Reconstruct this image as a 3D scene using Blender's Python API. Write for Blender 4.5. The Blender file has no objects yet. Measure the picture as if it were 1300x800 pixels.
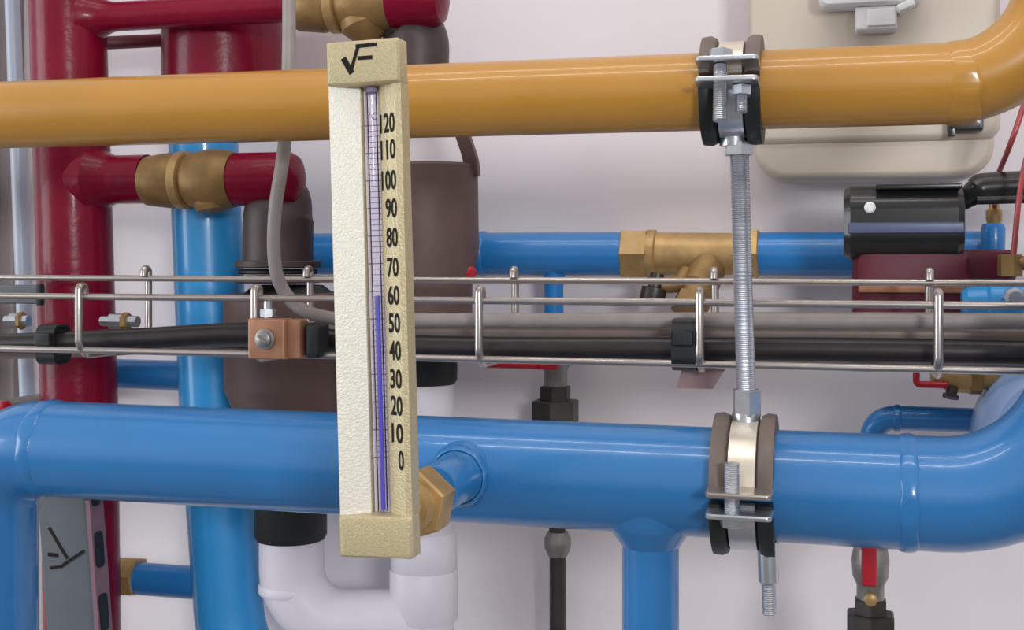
import bpy, math, random
from mathutils import Vector as V, Matrix
random.seed(7)
SC = bpy.context.scene
COL = SC.collection
PI = math.pi

# ------------------------------------------------------------------ camera
F = 1600.0                      # focal length in pixels of the 1300x800 frame
PPX, PPY = 650.0, 323.0         # principal point
YAW = math.radians(15)
CAM = V((0.0, -1.15, 1.40))
FW = V((-math.sin(YAW), math.cos(YAW), 0)); RT = V((math.cos(YAW), math.sin(YAW), 0)); UP = V((0, 0, 1))

def ray(px, py):
    return FW * F + RT * (px - PPX) + UP * (PPY - py)
def at(px, py, y):
    """point of the plane at depth y that the photograph shows at (px, py)"""
    d = ray(px, py)
    return CAM + d * ((y - CAM.y) / d.y)
def k(px, y):
    """metres per pixel at column px on the plane at depth y"""
    return (y - CAM.y) / ray(px, PPY).y

cd = bpy.data.cameras.new('camera'); cam = bpy.data.objects.new('camera', cd); COL.objects.link(cam)
cd.sensor_fit = 'HORIZONTAL'; cd.sensor_width = 36.0; cd.lens = 36.0 * F / 1300.0
cd.shift_y = (PPY - 400.0) / 1300.0
cd.clip_start = 0.01
cam.location = CAM; cam.rotation_euler = (PI / 2, 0, YAW)
SC.camera = cam

# ------------------------------------------------------------------ materials
def srgb(r, g, b):
    f = lambda c: (c / 255 / 12.92) if c / 255 <= .04045 else ((c / 255 + .055) / 1.055) ** 2.4
    return (f(r), f(g), f(b), 1)

def mat(name, col, rough=.4, metal=0.0, var=.06, scale=40, bump=0.0, bscale=120, coat=0.0, spec=.5, stretch=None):
    m = bpy.data.materials.new(name); m.use_nodes = True
    nt = m.node_tree; b = nt.nodes['Principled BSDF']
    tc = nt.nodes.new('ShaderNodeTexCoord')
    mp = nt.nodes.new('ShaderNodeMapping'); nt.links.new(tc.outputs['Object'], mp.inputs[0])
    if stretch: mp.inputs['Scale'].default_value = stretch
    n = nt.nodes.new('ShaderNodeTexNoise'); n.inputs['Scale'].default_value = scale; n.inputs['Detail'].default_value = 4
    nt.links.new(mp.outputs[0], n.inputs['Vector'])
    r = nt.nodes.new('ShaderNodeValToRGB')
    c = V(col[:3])
    lo = [max(0, x * (1 - var)) for x in c]; hi = [min(1, x * (1 + var)) for x in c]
    r.color_ramp.elements[0].position = .3; r.color_ramp.elements[1].position = .7
    r.color_ramp.elements[0].color = (*lo, 1); r.color_ramp.elements[1].color = (*hi, 1)
    nt.links.new(n.outputs['Fac'], r.inputs[0]); nt.links.new(r.outputs[0], b.inputs['Base Color'])
    b.inputs['Roughness'].default_value = rough; b.inputs['Metallic'].default_value = metal
    b.inputs['Coat Weight'].default_value = coat; b.inputs['Coat Roughness'].default_value = .06
    b.inputs['Specular IOR Level'].default_value = spec
    if bump:
        n2 = nt.nodes.new('ShaderNodeTexNoise'); n2.inputs['Scale'].default_value = bscale; n2.inputs['Detail'].default_value = 3
        nt.links.new(mp.outputs[0], n2.inputs['Vector'])
        bp = nt.nodes.new('ShaderNodeBump'); bp.inputs['Strength'].default_value = bump; bp.inputs['Distance'].default_value = .001
        nt.links.new(n2.outputs['Fac'], bp.inputs['Height']); nt.links.new(bp.outputs[0], b.inputs['Normal'])
    return m

M = dict(
    wall=mat('wall_plaster', srgb(234, 226, 228), .8, var=.02, scale=6, bump=.15, bscale=60),
    floor=mat('floor_concrete', srgb(128, 124, 120), .7, var=.12, scale=8),
    blue=mat('blue_gloss_paint', srgb(42, 114, 174), .28, var=.05, scale=14, bump=.10, bscale=45, coat=.35),
    skyblue=mat('light_blue_gloss_paint', srgb(50, 156, 224), .32, var=.05, scale=14, bump=.08, bscale=60, coat=.35),
    backblue=mat('mid_blue_gloss_paint', srgb(38, 122, 190), .3, var=.05, scale=20, bump=.08, bscale=60, coat=.3),
    yellow=mat('ochre_gloss_paint', srgb(182, 130, 50), .3, var=.05, scale=14, bump=.08, bscale=45, coat=.28),
    red=mat('crimson_gloss_paint', srgb(122, 8, 40), .3, var=.12, scale=20, bump=.45, bscale=110, coat=.1, spec=.22),
    redplain=mat('red_plastic', srgb(176, 22, 42), .4, var=.06),
    wine=mat('wine_red_enamel', srgb(92, 12, 36), .45, var=.08, scale=30),
    brass=mat('cast_brass', srgb(180, 148, 98), .42, .45, var=.2, scale=60, bump=.25, bscale=200),
    brassdull=mat('dull_brass', srgb(142, 112, 68), .5, .4, var=.22, scale=50, bump=.3, bscale=200),
    copper=mat('copper_alloy', srgb(176, 128, 100), .4, .5, var=.15, scale=80),
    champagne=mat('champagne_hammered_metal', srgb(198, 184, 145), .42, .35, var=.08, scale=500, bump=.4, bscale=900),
    champlit=mat('champagne_metal_lit', srgb(228, 224, 210), .42, .12, var=.05, scale=600, bump=.3, bscale=900),  # paler copy of the casing metal, light on the left face painted in
    lens=mat('lavender_scale_plate', srgb(238, 230, 246), .4, var=.03),
    ink=mat('black_print', srgb(34, 32, 31), .8, var=.05, spec=.2),
    tickink=mat('violet_grey_print', srgb(140, 130, 158), .6, var=.05),
    fluid=mat('blue_thermometer_fluid', srgb(92, 84, 204), .25, var=.03),
    zinc=mat('zinc_plated_steel', srgb(196, 200, 206), .28, .85, var=.1, scale=90),
    chrome=mat('bright_steel_wire', srgb(186, 178, 172), .28, .85, var=.06, scale=90),
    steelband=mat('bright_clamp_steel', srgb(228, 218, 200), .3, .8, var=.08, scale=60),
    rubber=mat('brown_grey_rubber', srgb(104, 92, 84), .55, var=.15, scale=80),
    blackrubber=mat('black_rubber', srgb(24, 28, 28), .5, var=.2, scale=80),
    cable=mat('black_cable_sheath', srgb(38, 34, 34), .32, var=.15, scale=60),
    greycable=mat('grey_cable_sheath', srgb(150, 142, 138), .45, var=.08, scale=60),
    browncable=mat('brown_grey_cable_sheath', srgb(136, 122, 116), .32, var=.1, scale=60),
    brown=mat('brown_plastic', srgb(98, 78, 74), .5, var=.1, scale=40, spec=.4),
    darkbrown=mat('dark_brown_plastic', srgb(66, 54, 52), .48, var=.15, scale=40),
    whitepvc=mat('white_plastic_pipe', srgb(226, 220, 228), .45, var=.02),
    cream=mat('cream_enamel', srgb(206, 194, 177), .45, var=.03, scale=10),
    whitebox=mat('white_plastic', srgb(226, 226, 226), .4, var=.02),
    blackpl=mat('black_gloss_plastic', srgb(30, 32, 31), .28, var=.1, scale=30, coat=.2),
    greypl=mat('grey_plastic', srgb(92, 98, 102), .5, var=.05, scale=20),
    pinkgrey=mat('pinkish_grey_plastic', srgb(130, 100, 110), .5, var=.05, scale=20),
    pewter=mat('grey_cast_metal', srgb(150, 146, 142), .42, .7, var=.2, scale=60, bump=.2),
    darkmetal=mat('dark_grey_metal', srgb(72, 68, 64), .4, .6, var=.2, scale=60),
    tag=mat('brown_tinted_plastic', srgb(150, 122, 122), .4, var=.05),
    panelgrey=mat('warm_grey_metal', srgb(150, 141, 140), .5, var=.03, scale=10),
    conduit=mat('pale_grey_plastic', srgb(172, 180, 194), .35, var=.03),
    palehousing=mat('pale_blue_enamel', srgb(150, 178, 222), .3, var=.08, scale=15, coat=.3),
    capillary=mat('red_copper_tube', srgb(176, 84, 84), .4, .3, var=.1),
    sheen=mat('slate_blue_highlight', srgb(84, 92, 122), .35, var=.05),  # colour of the highlight painted on the motor head
    smudge=mat('sensor_white', srgb(236, 236, 240), .3, var=.02),
)
# clear glass of the thermometer: a mix of see-through and gloss
g = bpy.data.materials.new('clear_glass'); g.use_nodes = True
nt = g.node_tree; nt.nodes.clear()
o_ = nt.nodes.new('ShaderNodeOutputMaterial'); mx = nt.nodes.new('ShaderNodeMixShader')
tr = nt.nodes.new('ShaderNodeBsdfTransparent'); tr.inputs[0].default_value = (.985, .98, .995, 1)
gl = nt.nodes.new('ShaderNodeBsdfGlossy'); gl.inputs['Roughness'].default_value = .08
fr = nt.nodes.new('ShaderNodeFresnel'); fr.inputs[0].default_value = 1.3
nt.links.new(fr.outputs[0], mx.inputs[0]); nt.links.new(tr.outputs[0], mx.inputs[1]); nt.links.new(gl.outputs[0], mx.inputs[2])
nt.links.new(mx.outputs[0], o_.inputs[0]); M['glass'] = g

# ------------------------------------------------------------------ mesh builder
class MB:
    def __init__(s): s.v = []; s.f = []
    def add(s, vs, fs):
        o = len(s.v); s.v += [V(p) for p in vs]; s.f += [[i + o for i in f] for f in fs]; return s
    def tube(s, pts, rad, seg=28, cap=True, closed=False, twist=0.0, flat=None):
        """sweep of a circle (seg sides) along pts; rad a number or one per point"""
        pts = [V(p) for p in pts]; n = len(pts)
        if not hasattr(rad, '__len__'): rad = [rad] * n
        tan = []
        for i in range(n):
            a = pts[(i - 1) % n] if (closed or i > 0) else pts[0]
            b = pts[(i + 1) % n] if (closed or i < n - 1) else pts[-1]
            t = b - a
            if t.length < 1e-9: t = tan[-1] if tan else V((0, 0, 1))
            tan.append(t.normalized())
        ref = V((0, 0, 1)) if abs(tan[0].z) < .9 else V((0, 1, 0))
        u = (ref - tan[0] * ref.dot(tan[0])).normalized()
        vs = []; 
        for i in range(n):
            if i: 
                u = (u - tan[i] * u.dot(tan[i])).normalized()
            w = tan[i].cross(u)
            for j in range(seg):
                a = 2 * PI * j / seg + twist
                vs.append(pts[i] + (u * math.cos(a) + w * math.sin(a)) * rad[i])
        fs = []
        m = n if closed else n - 1
        for i in range(m):
            for j in range(seg):
                a = i * seg + j; b = i * seg + (j + 1) % seg
                c = ((i + 1) % n) * seg + (j + 1) % seg; d = ((i + 1) % n) * seg + j
                fs.append([a, b, c, d])
        if cap and not closed:
            fs.append(list(range(seg))[::-1]); fs.append(list(range((n - 1) * seg, n * seg)))
        return s.add(vs, fs)
    def rev(s, o, axis, prof, seg=32, cap=True, twist=0.0):
        """prof: (distance along the axis, radius) pairs"""
        o = V(o); ax = V(axis).normalized()
        ref = V((0, 0, 1)) if abs(ax.z) < .9 else V((0, 1, 0))
        u = (ref - ax * ref.dot(ax)).normalized(); w = ax.cross(u)
        n = len(prof); vs = []
        for d, r in prof:
            for j in range(seg):
                a = 2 * PI * j / seg + twist
                vs.append(o + ax * d + (u * math.cos(a) + w * math.sin(a)) * max(r, 1e-5))
        fs = []
        for i in range(n - 1):
            for j in range(seg):
                fs.append([i * seg + j, i * seg + (j + 1) % seg, (i + 1) * seg + (j + 1) % seg, (i + 1) * seg + j])
        if cap:
            fs.append(list(range(seg))[::-1]); fs.append(list(range((n - 1) * seg, n * seg)))
        return s.add(vs, fs)
    def ring(s, o, axis, prof, seg=48, a0=0, a1=2 * PI, up=None):
        """closed profile (along axis, radius) swept round the axis from a0 to a1"""
        o = V(o); ax = V(axis).normalized()
        u = V(up) if up else (V((0, 0, 1)) if abs(ax.z) < .9 else V((0, 1, 0)))
        u = (u - ax * u.dot(ax)).normalized(); w = ax.cross(u)
        full = abs((a1 - a0) - 2 * PI) < 1e-6; n = len(prof)
        cnt = seg if full else seg + 1; vs = []
        for j in range(cnt):
            a = a0 + (a1 - a0) * j / seg
            d = u * math.cos(a) + w * math.sin(a)
            for h, r in prof: vs.append(o + ax * h + d * r)
        fs = []
        for j in range(seg):
            j2 = (j + 1) % cnt
            for i in range(n):
                i2 = (i + 1) % n
                fs.append([j * n + i, j2 * n + i, j2 * n + i2, j * n + i2])
        if not full:
            fs.append(list(range(n))); fs.append(list(range((cnt - 1) * n, cnt * n))[::-1])
        return s.add(vs, fs)
    def prism(s, poly, depth, fn, bev=0.0):
        """poly of (a, b) pairs extruded from 0 to depth; fn(a, b, d) -> point; bev insets both ends"""
        n = len(poly)
        ca = sum(p[0] for p in poly) / n; cb = sum(p[1] for p in poly) / n
        wa = max(p[0] for p in poly) - min(p[0] for p in poly); wb = max(p[1] for p in poly) - min(p[1] for p in poly)
        def ins(e): return [(ca + (a - ca) * (1 - 2 * e / wa), cb + (b - cb) * (1 - 2 * e / wb)) for a, b in poly]
        if bev:
            lay = []
            for q in (0, .29, 1): lay.append((ins(bev * (1 - math.sin(q * PI / 2))), bev * (1 - math.cos(q * PI / 2))))
            lays = lay + [(p, depth - d) for p, d in reversed(lay)]
        else: lays = [(poly, 0), (poly, depth)]
        vs = [fn(a, b, d) for p, d in lays for a, b in p]; L = len(lays)
        fs = [[i * n + j, i * n + (j + 1) % n, (i + 1) * n + (j + 1) % n, (i + 1) * n + j] for i in range(L - 1) for j in range(n)]
        fs.append(list(range(n))[::-1]); fs.append(list(range((L - 1) * n, L * n)))
        return s.add(vs, fs)
    def box(s, c, size, bev=.0, rot=None):
        """box with rounded edges in the plane of its two wide sides and bevelled ends"""
        c = V(c); w, d, h = size
        r = min(bev, w / 2.01, h / 2.01, d / 2.01)
        poly = rrect(w, h, r) if bev else rrect(w, h, 0)
        R = rot or Matrix.Identity(3)
        return s.prism(poly, d, lambda a, b, e: c + R @ V((a, e - d / 2, b)), r)
    def build(s, name, m, parent=None, angle=35, loc=None):
        import bmesh
        root = parent
        while root is not None and root.parent is not None: root = root.parent
        if root is not None: off = V(root.location)
        elif loc is not None: off = V(loc)
        else:
            lo = V((min(p[i] for p in s.v) for i in range(3))); hi = V((max(p[i] for p in s.v) for i in range(3)))
            off = V(((lo.x + hi.x) / 2, (lo.y + hi.y) / 2, lo.z))
        me = bpy.data.meshes.new(name)
        me.from_pydata([tuple(p - off) for p in s.v], [], s.f)
        bm = bmesh.new(); bm.from_mesh(me); bmesh.ops.recalc_face_normals(bm, faces=bm.faces); bm.to_mesh(me); bm.free()
        for p in me.polygons: p.use_smooth = True
        me.set_sharp_from_angle(angle=math.radians(angle))
        me.materials.append(M[m] if isinstance(m, str) else m)
        ob = bpy.data.objects.new(name, me); COL.objects.link(ob)
        if parent is not None: ob.parent = parent
        else: ob.location = off
        return ob

def rrect(w, h, r, n=5):
    if r <= 0: return [(-w / 2, -h / 2), (w / 2, -h / 2), (w / 2, h / 2), (-w / 2, h / 2)]
    out = []
    for cx, cy, a in ((w / 2 - r, -h / 2 + r, -PI / 2), (w / 2 - r, h / 2 - r, 0), (-w / 2 + r, h / 2 - r, PI / 2), (-w / 2 + r, -h / 2 + r, PI)):
        for i in range(n + 1):
            t = a + PI / 2 * i / n; out.append((cx + r * math.cos(t), cy + r * math.sin(t)))
    return out

def fillet(pts, rads, n=12):
    """polyline with its inner corners rounded"""
    pts = [V(p) for p in pts]
    if not hasattr(rads, '__len__'): rads = [rads] * (len(pts) - 2)
    out = [pts[0]]
    for i in range(1, len(pts) - 1):
        p, q, r = pts[i - 1], pts[i], pts[i + 1]
        a = (p - q).normalized(); b = (r - q).normalized()
        ang = a.angle(b); R = rads[i - 1]
        if R <= 0 or ang > PI - .02: out.append(q); continue
        d = R / math.tan(ang / 2)
        c = q + (a + b).normalized() * (R / math.sin(ang / 2))
        s0 = q + a * d - c; s1 = q + b * d - c
        tot = s0.angle(s1)
        for j in range(n + 1):
            t = j / n
            out.append(c + (s0 * math.sin((1 - t) * tot) + s1 * math.sin(t * tot)) / math.sin(tot))
    out.append(pts[-1]); return out

def spline(pts, n=8):
    pts = [V(p) for p in pts]; out = []
    P = [pts[0] * 2 - pts[1]] + pts + [pts[-1] * 2 - pts[-2]]
    for i in range(1, len(P) - 2):
        a, b, c, d = P[i - 1:i + 3]
        for j in range(n):
            t = j / n
            out.append(.5 * ((2 * b) + (c - a) * t + (2 * a - 5 * b + 4 * c - d) * t * t + (3 * b - a - 3 * c + d) * t ** 3))
    out.append(pts[-1]); return out

def tag(o, label, cat, group=None):
    o['label'] = label; o['category'] = cat
    if group: o['group'] = group
    return o
def thing(name, loc, label, cat, group=None):
    o = bpy.data.objects.new(name, None); COL.objects.link(o); o.location = V(loc); o.empty_display_size = .02
    return tag(o, label, cat, group)
def struct(o): o['kind'] = 'structure'; return o
def down(p, z=0.0): return V((p.x, p.y, z))
X = V((1, 0, 0)); Y = V((0, 1, 0)); Z = V((0, 0, 1))

def weld(parent, o, axis, r, m, w=.0045, h=.0016):
    """lumpy welded seam round a pipe"""
    mb = MB(); ax = V(axis).normalized()
    ref = Z if abs(ax.z) < .9 else Y
    u = (ref - ax * ref.dot(ax)).normalized(); q = ax.cross(u)
    n = 72; prof = 9; vs = []
    for j in range(n):
        a = 2 * PI * j / n; d = u * math.cos(a) + q * math.sin(a)
        hh = h * (1 + .18 * math.sin(j * .9) + .12 * math.sin(j * 2.3 + 1)); ww = w * (1 + .10 * math.sin(j * .7))
        for i in range(prof):
            t = PI * i / (prof - 1); vs.append(V(o) + ax * (-ww * math.cos(t)) + d * (r - .0004 + hh * math.sin(t)))
    fs = [[j * prof + i, ((j + 1) % n) * prof + i, ((j + 1) % n) * prof + i + 1, j * prof + i + 1] for j in range(n) for i in range(prof - 1)]
    mb.add(vs, fs)
    return mb.build('weld_bead', m, parent, angle=80)

def hexnut(mb, o, axis, r, h, twist=0):
    c = r * .08
    return mb.rev(o, axis, [(0, r - c), (c * .6, r), (h - c * .6, r), (h, r - c)], seg=6, twist=twist)

def thread(mb, p0, p1, r, pitch=.0012):
    p0, p1 = V(p0), V(p1); L = (p1 - p0).length; n = int(L / pitch)
    prof = []
    for i in range(n): prof += [(L * i / n, r * .93), (L * (i + .5) / n, r)]
    prof.append((L, r * .93))
    return mb.rev(p0, p1 - p0, prof, seg=16)

# ------------------------------------------------------------------ setting
mb = MB(); mb.box((-.3, .05, 1.4), (6, .1, 2.8)); struct(mb.build('wall_back', 'wall'))
mb = MB(); mb.box((-.3, -1.6, -.05), (6, 3.2, .1)); struct(mb.build('floor', 'floor'))
# warm grey post of the wall at the left edge
a = at(0, 300, -.03); b = at(14, 300, -.03)
poly = [(a.x - .12, 0), (b.x - .006, 0), (b.x - .006, -.018), (b.x - .022, -.018), (b.x - .022, -.034), (a.x - .12, -.034)]
mb = MB(); mb.prism([(p[0], p[1]) for p in poly], 2.6, lambda x, y, d: V((x, y, d)))
struct(mb.build('trim_1', 'panelgrey'))

YP = -.36     # depth of the two big pipe runs and their hanger
# ------------------------------------------------------------------ big blue pipe
RB = .034
zb = at(620, 596, YP).z
L = at(62, 569, YP); Rr = at(1152, 626, YP)
cl = at(-14, 700, YP); cr = at(1392, 626, YP)
root = thing('blue_water_pipe', down(at(-14, 800, YP)), 'thick glossy blue pipe crossing the whole picture low down, with the thermometer screwed into it', 'pipe')
BL = V((cl.x, YP, L.z)); BR = V((cr.x, YP, Rr.z))
path = fillet([V((BL.x, YP, 0)), BL, BR, BR + Z * .16, BR + Z * .16 + X * .8], [.045, .085, .06], 16)
MB().tube(path, RB, 48).build('pipe_run', 'blue', root)
weld(root, L + X * .002, X, RB, 'blue', .006, .0012)
weld(root, Rr, X, RB, 'blue', .0055, .0016)
def lerp(p, q, t): return p + (q - p) * t
def onblue(px):
    t = (at(px, 600, YP).x - BL.x) / (BR.x - BL.x); return lerp(BL, BR, t)
c = onblue(826); r = 36 * k(826, YP)
pr = [(0, r + .012)] + [(.028 + .014 * math.sin(q * PI / 16), r + .010 * (1 - math.sin(q * PI / 16)) ) for q in range(0, 9)] + [(c.z, r)]
MB().rev(c, -Z, pr, 36).build('branch_pipe', 'blue', root)
# stub the thermometer screws into
c = onblue(603) + Z * .002
MB().rev(c, -Y, [(0, .021), (.030, .021), (.034, .0185), (.040, .0165), (.050, .0155), (.084, .0150), (.0855, .014)], 32).build('threaded_boss', 'blue', root)
weld(root, c - Y * .034, Y, .0175, 'blue', .006, .0022)
bossz = c
# ------------------------------------------------------------------ yellow pipe
RY = .0242
A0 = at(-140, 151, YP); A1 = at(1150, 112, YP)
z0 = (at(0, 146.5, YP).z + at(880, 113, YP).z + A1.z) / 3
xe = at(1345, 60, YP).x
root = thing('yellow_gas_pipe', (A1.x, YP, z0), 'glossy ochre yellow pipe running along the top and bending upwards at the right', 'pipe')
MB().tube(fillet([V((A0.x - .4, YP, z0)), V((xe, YP, z0)), V((xe, YP, z0 + 1.1))], .062, 18), RY, 48).build('pipe_run', 'yellow', root)
weld(root, V((at(1222, 110, YP).x, YP, z0)), X, RY, 'yellow', .0085, .0014)

# ------------------------------------------------------------------ thermometer
YT = -.56
pt = at(460.5, 51, YT); pb = at(478.5, 708, YT)
W = (at(524.5, 700, YT) - at(433, 700, YT)).x
H = pt.z - pb.z
lean = math.atan2(pt.x - pb.x, H)
TR = Matrix.Rotation(lean, 3, 'Y')
def T(x, y, z): return pb + TR @ V((x, y, z))
def zp(py): return (pb.z + 0 - at(475, py, YT).z) * -1    # height above the foot of image row py
root = thing('thermometer', pb, 'upright pale gold angled glass thermometer with degree numbers, standing before both big pipes', 'thermometer')
hw = W / 2; gd = .008
prof = [(-hw, 0), (-.0050, gd), (-.0050, gd + .004), (.0046, gd + .004), (.0046, gd), (hw - .0030, 0), (hw, .0006),
        (hw, .012), (.012, .018), (-.012, .018), (-hw, .012)]
zt0, zt1 = zp(655), zp(104)
cas = MB()
# groove walls (pale) and outer shell are one extrusion
cas.prism(prof, zt1 - zt0, lambda a, b, d: T(a, b, zt0 + d))
casing = cas.build('casing', 'champagne', root, 20)
# left slanted face: thin strip in a paler casing colour, its brighter lighting painted in
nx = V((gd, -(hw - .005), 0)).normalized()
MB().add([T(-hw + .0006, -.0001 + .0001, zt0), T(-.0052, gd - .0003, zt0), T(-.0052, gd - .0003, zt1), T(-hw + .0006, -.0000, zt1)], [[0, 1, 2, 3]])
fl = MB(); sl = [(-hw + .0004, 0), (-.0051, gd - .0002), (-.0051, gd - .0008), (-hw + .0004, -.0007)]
fl.prism(sl, zt1 - zt0, lambda a, b, d: T(a, b, zt0 + d)); fl.build('lit_face_strip', 'champlit', root, 20)
zc0, zc1 = zp(650), zp(706)
def cap_block(name, za, zb_):
    m_ = MB(); h = zb_ - za
    m_.prism(rrect(W + .0006, h, .0012, 3), .0145, lambda a, b, d: T(a, -.0022 + d, (za + zb_) / 2 + b), .0020)
    return m_.build(name, 'champagne', root, 30)
topc = cap_block('top_cap', zp(107), H)
cap_block('bottom_cap', zp(708), zp(655))
# mark on the top cap: strokes of a tick joined to an F
def stroke(mb, pts, w, place):
    for i_, ((x0, y0), (x1, y1)) in enumerate(zip(pts[:-1], pts[1:])):
        lf = -.00012 - .00005 * i_ - .00003 * (len(mb.v) // 8)
        d = V((x1 - x0, y1 - y0)); L_ = d.length; d /= L_; n_ = V((-d.y, d.x))
        q = [(x0 - d.x * w * .4 + n_.x * w / 2, y0 - d.y * w * .4 + n_.y * w / 2), (x0 - d.x * w * .4 - n_.x * w / 2, y0 - d.y * w * .4 - n_.y * w / 2),
             (x1 + d.x * w * .4 - n_.x * w / 2, y1 + d.y * w * .4 - n_.y * w / 2), (x1 + d.x * w * .4 + n_.x * w / 2, y1 + d.y * w * .4 + n_.y * w / 2)]
        mb.add([place(a, b, lf) for a, b in q] + [place(a, b, .00015) for a, b in q], [[0, 1, 2, 3], [4, 5, 6, 7], [0, 1, 5, 4], [1, 2, 6, 5], [2, 3, 7, 6], [3, 0, 4, 7]])
kk = W / 92.0
def capxy(px, py): return ((px - 461.2) * kk, (H - (py - 51) * kk))
em = MB()
pl = lambda a, b, d: T(a, -.0022 + d, b)
stroke(em, [capxy(439, 74), capxy(447, 88)], .0030, pl); stroke(em, [capxy(447, 88), capxy(457, 59)], .0018, pl)
stroke(em, [capxy(456, 58.5), capxy(479, 58)], .0020, pl)
stroke(em, [capxy(458, 73), capxy(473, 73)], .0020, pl)
em.build('emblem', 'ink', topc)
# scale plate, graduations, tube and fluid
pm = MB(); pm.prism([(-.0046, gd + .0030), (.0042, gd + .0030), (.0042, gd + .0042), (-.0046, gd + .0042)], zt1 - zt0, lambda a, b, d: T(a, b, zt0 + d)); pm.build('scale_plate', 'lens', root)
z120, z000 = zp(156), zp(585)
tm = MB()
for i in range(61):
    z = z000 + (z120 - z000) * i / 60; big = i % 5 == 0
    x0 = -.0044 if big else -.0030; th = .00026 if big else .00016
    tm.add([T(x0, gd + .0028, z - th), T(.0040, gd + .0028, z - th), T(.0040, gd + .0028, z + th), T(x0, gd + .0028, z + th),
            T(x0, gd + .0031, z - th), T(.0040, gd + .0031, z - th), T(.0040, gd + .0031, z + th), T(x0, gd + .0031, z + th)],
           [[0, 1, 2, 3], [4, 5, 6, 7], [0, 1, 5, 4], [1, 2, 6, 5], [2, 3, 7, 6], [3, 0, 4, 7]])
tm.build('graduation_marks', 'tickink', root)
gt = MB(); gt.tube([T(.0008, gd + .0002, zt0 + .001), T(.0008, gd + .0002, zt1 - .001)], .0026, 24)
tube_o = gt.build('glass_tube', 'glass', root)
MB().tube([T(.0012, gd - .0002, zt0 + .0015), T(.0012, gd - .0002, zp(376))], .0011, 12).build('fluid_column', 'fluid', tube_o)
MB().tube([T(.0008, gd + .0002, zt1 - .004), T(.0008, gd + .0002, zt1 + .001)], .0029, 16).build('tube_stopper', 'tickink', tube_o)

def text_poly(txt):
    cu = bpy.data.curves.new('t', 'FONT'); cu.body = txt; cu.resolution_u = 3; cu.offset = .022
    ob = bpy.data.objects.new('t', cu); COL.objects.link(ob)
    dg = bpy.context.evaluated_depsgraph_get(); me = bpy.data.meshes.new_from_object(ob.evaluated_get(dg))
    vs = [v.co.copy() for v in me.vertices]; fs = [list(p.vertices) for p in me.polygons]
    bpy.data.objects.remove(ob); bpy.data.curves.remove(cu); bpy.data.meshes.remove(me)
    x0 = min(v.x for v in vs); x1 = max(v.x for v in vs); y0 = min(v.y for v in vs); y1 = max(v.y for v in vs)
    return [((v.x - x0) / (x1 - x0), (v.y - y0) / (y1 - y0)) for v in vs], fs
fx0, fx1 = .0046, hw - .0030                      # the right slanted face
fdir = V((fx1 - fx0, -gd, 0)); flen = fdir.length; fdir.normalize(); fn = V((-fdir.y * -1, 0, 0)); fnorm = V((-gd, -(fx1 - fx0), 0)).normalized()
def face(u, z, lift=.0002):
    p = V((fx0, gd, 0)) + fdir * u + fnorm * lift
    return T(p.x, p.y, z)
def numeral(txt, py, u0, u1, h):
    vs, fs = text_poly(txt); zc = zp(py)
    m_ = MB(); n = len(vs)
    m_.add([face(u0 + (u1 - u0) * a, zc + (b - .5) * h, .00025) for a, b in vs], fs)
    m_.build('numeral', 'ink', root)
ypos = [156, 190, 229, 265, 302, 340, 375.5, 411, 446, 482, 516, 551, 585]
for val, py in zip(range(120, -1, -10), ypos):
    s = str(val); wd = {3: .0126, 2: .0098, 1: .0046}[len(s)]
    numeral(s, py, flen - .0006 - wd, flen - .0006, .0100)
vs, fs = text_poly('°C'); m_ = MB(); zc = zp(144)
m_.add([T(-.0028 + .0055 * a, gd + .00275, zc + (b - .5) * .0042) for a, b in vs], fs); m_.build('unit_mark', 'tickink', root)
# brass union nut and stem behind the foot
nb = MB(); back = T(.004, .016, zp(680) ); c0 = V((bossz.x, bossz.y - .066, bossz.z)); 
ax = (c0 - V((bossz.x - .0, YT + .012, bossz.z)))
o = V((bossz.x, YT + .018, bossz.z - .001))
Ls = c0.y - o.y + .004
hexnut(nb, o + Y * (Ls - .056) - X * .002 - Z * .002, Y, .0205, .022, .2); nb.build('union_nut', 'brass', root, 25)
st = MB(); foot = T(.002, .010, zp(690))
st.rev(o + Y * (Ls - .066) - X * .002 - Z * .002, Y, [(0, .0125), (.004, .0145), (.018, .0145)], 28)
st.build('stem_collar', 'brass', root)
sh = MB(); sh.tube(spline([T(.004, .012, zp(684)), T(.006, .022, zp(680)), o + Y * (Ls - .066) - X * .002, o + Y * (Ls - .03)], 6), .0085, 24); sh.build('stem', 'champagne', root)

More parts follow.
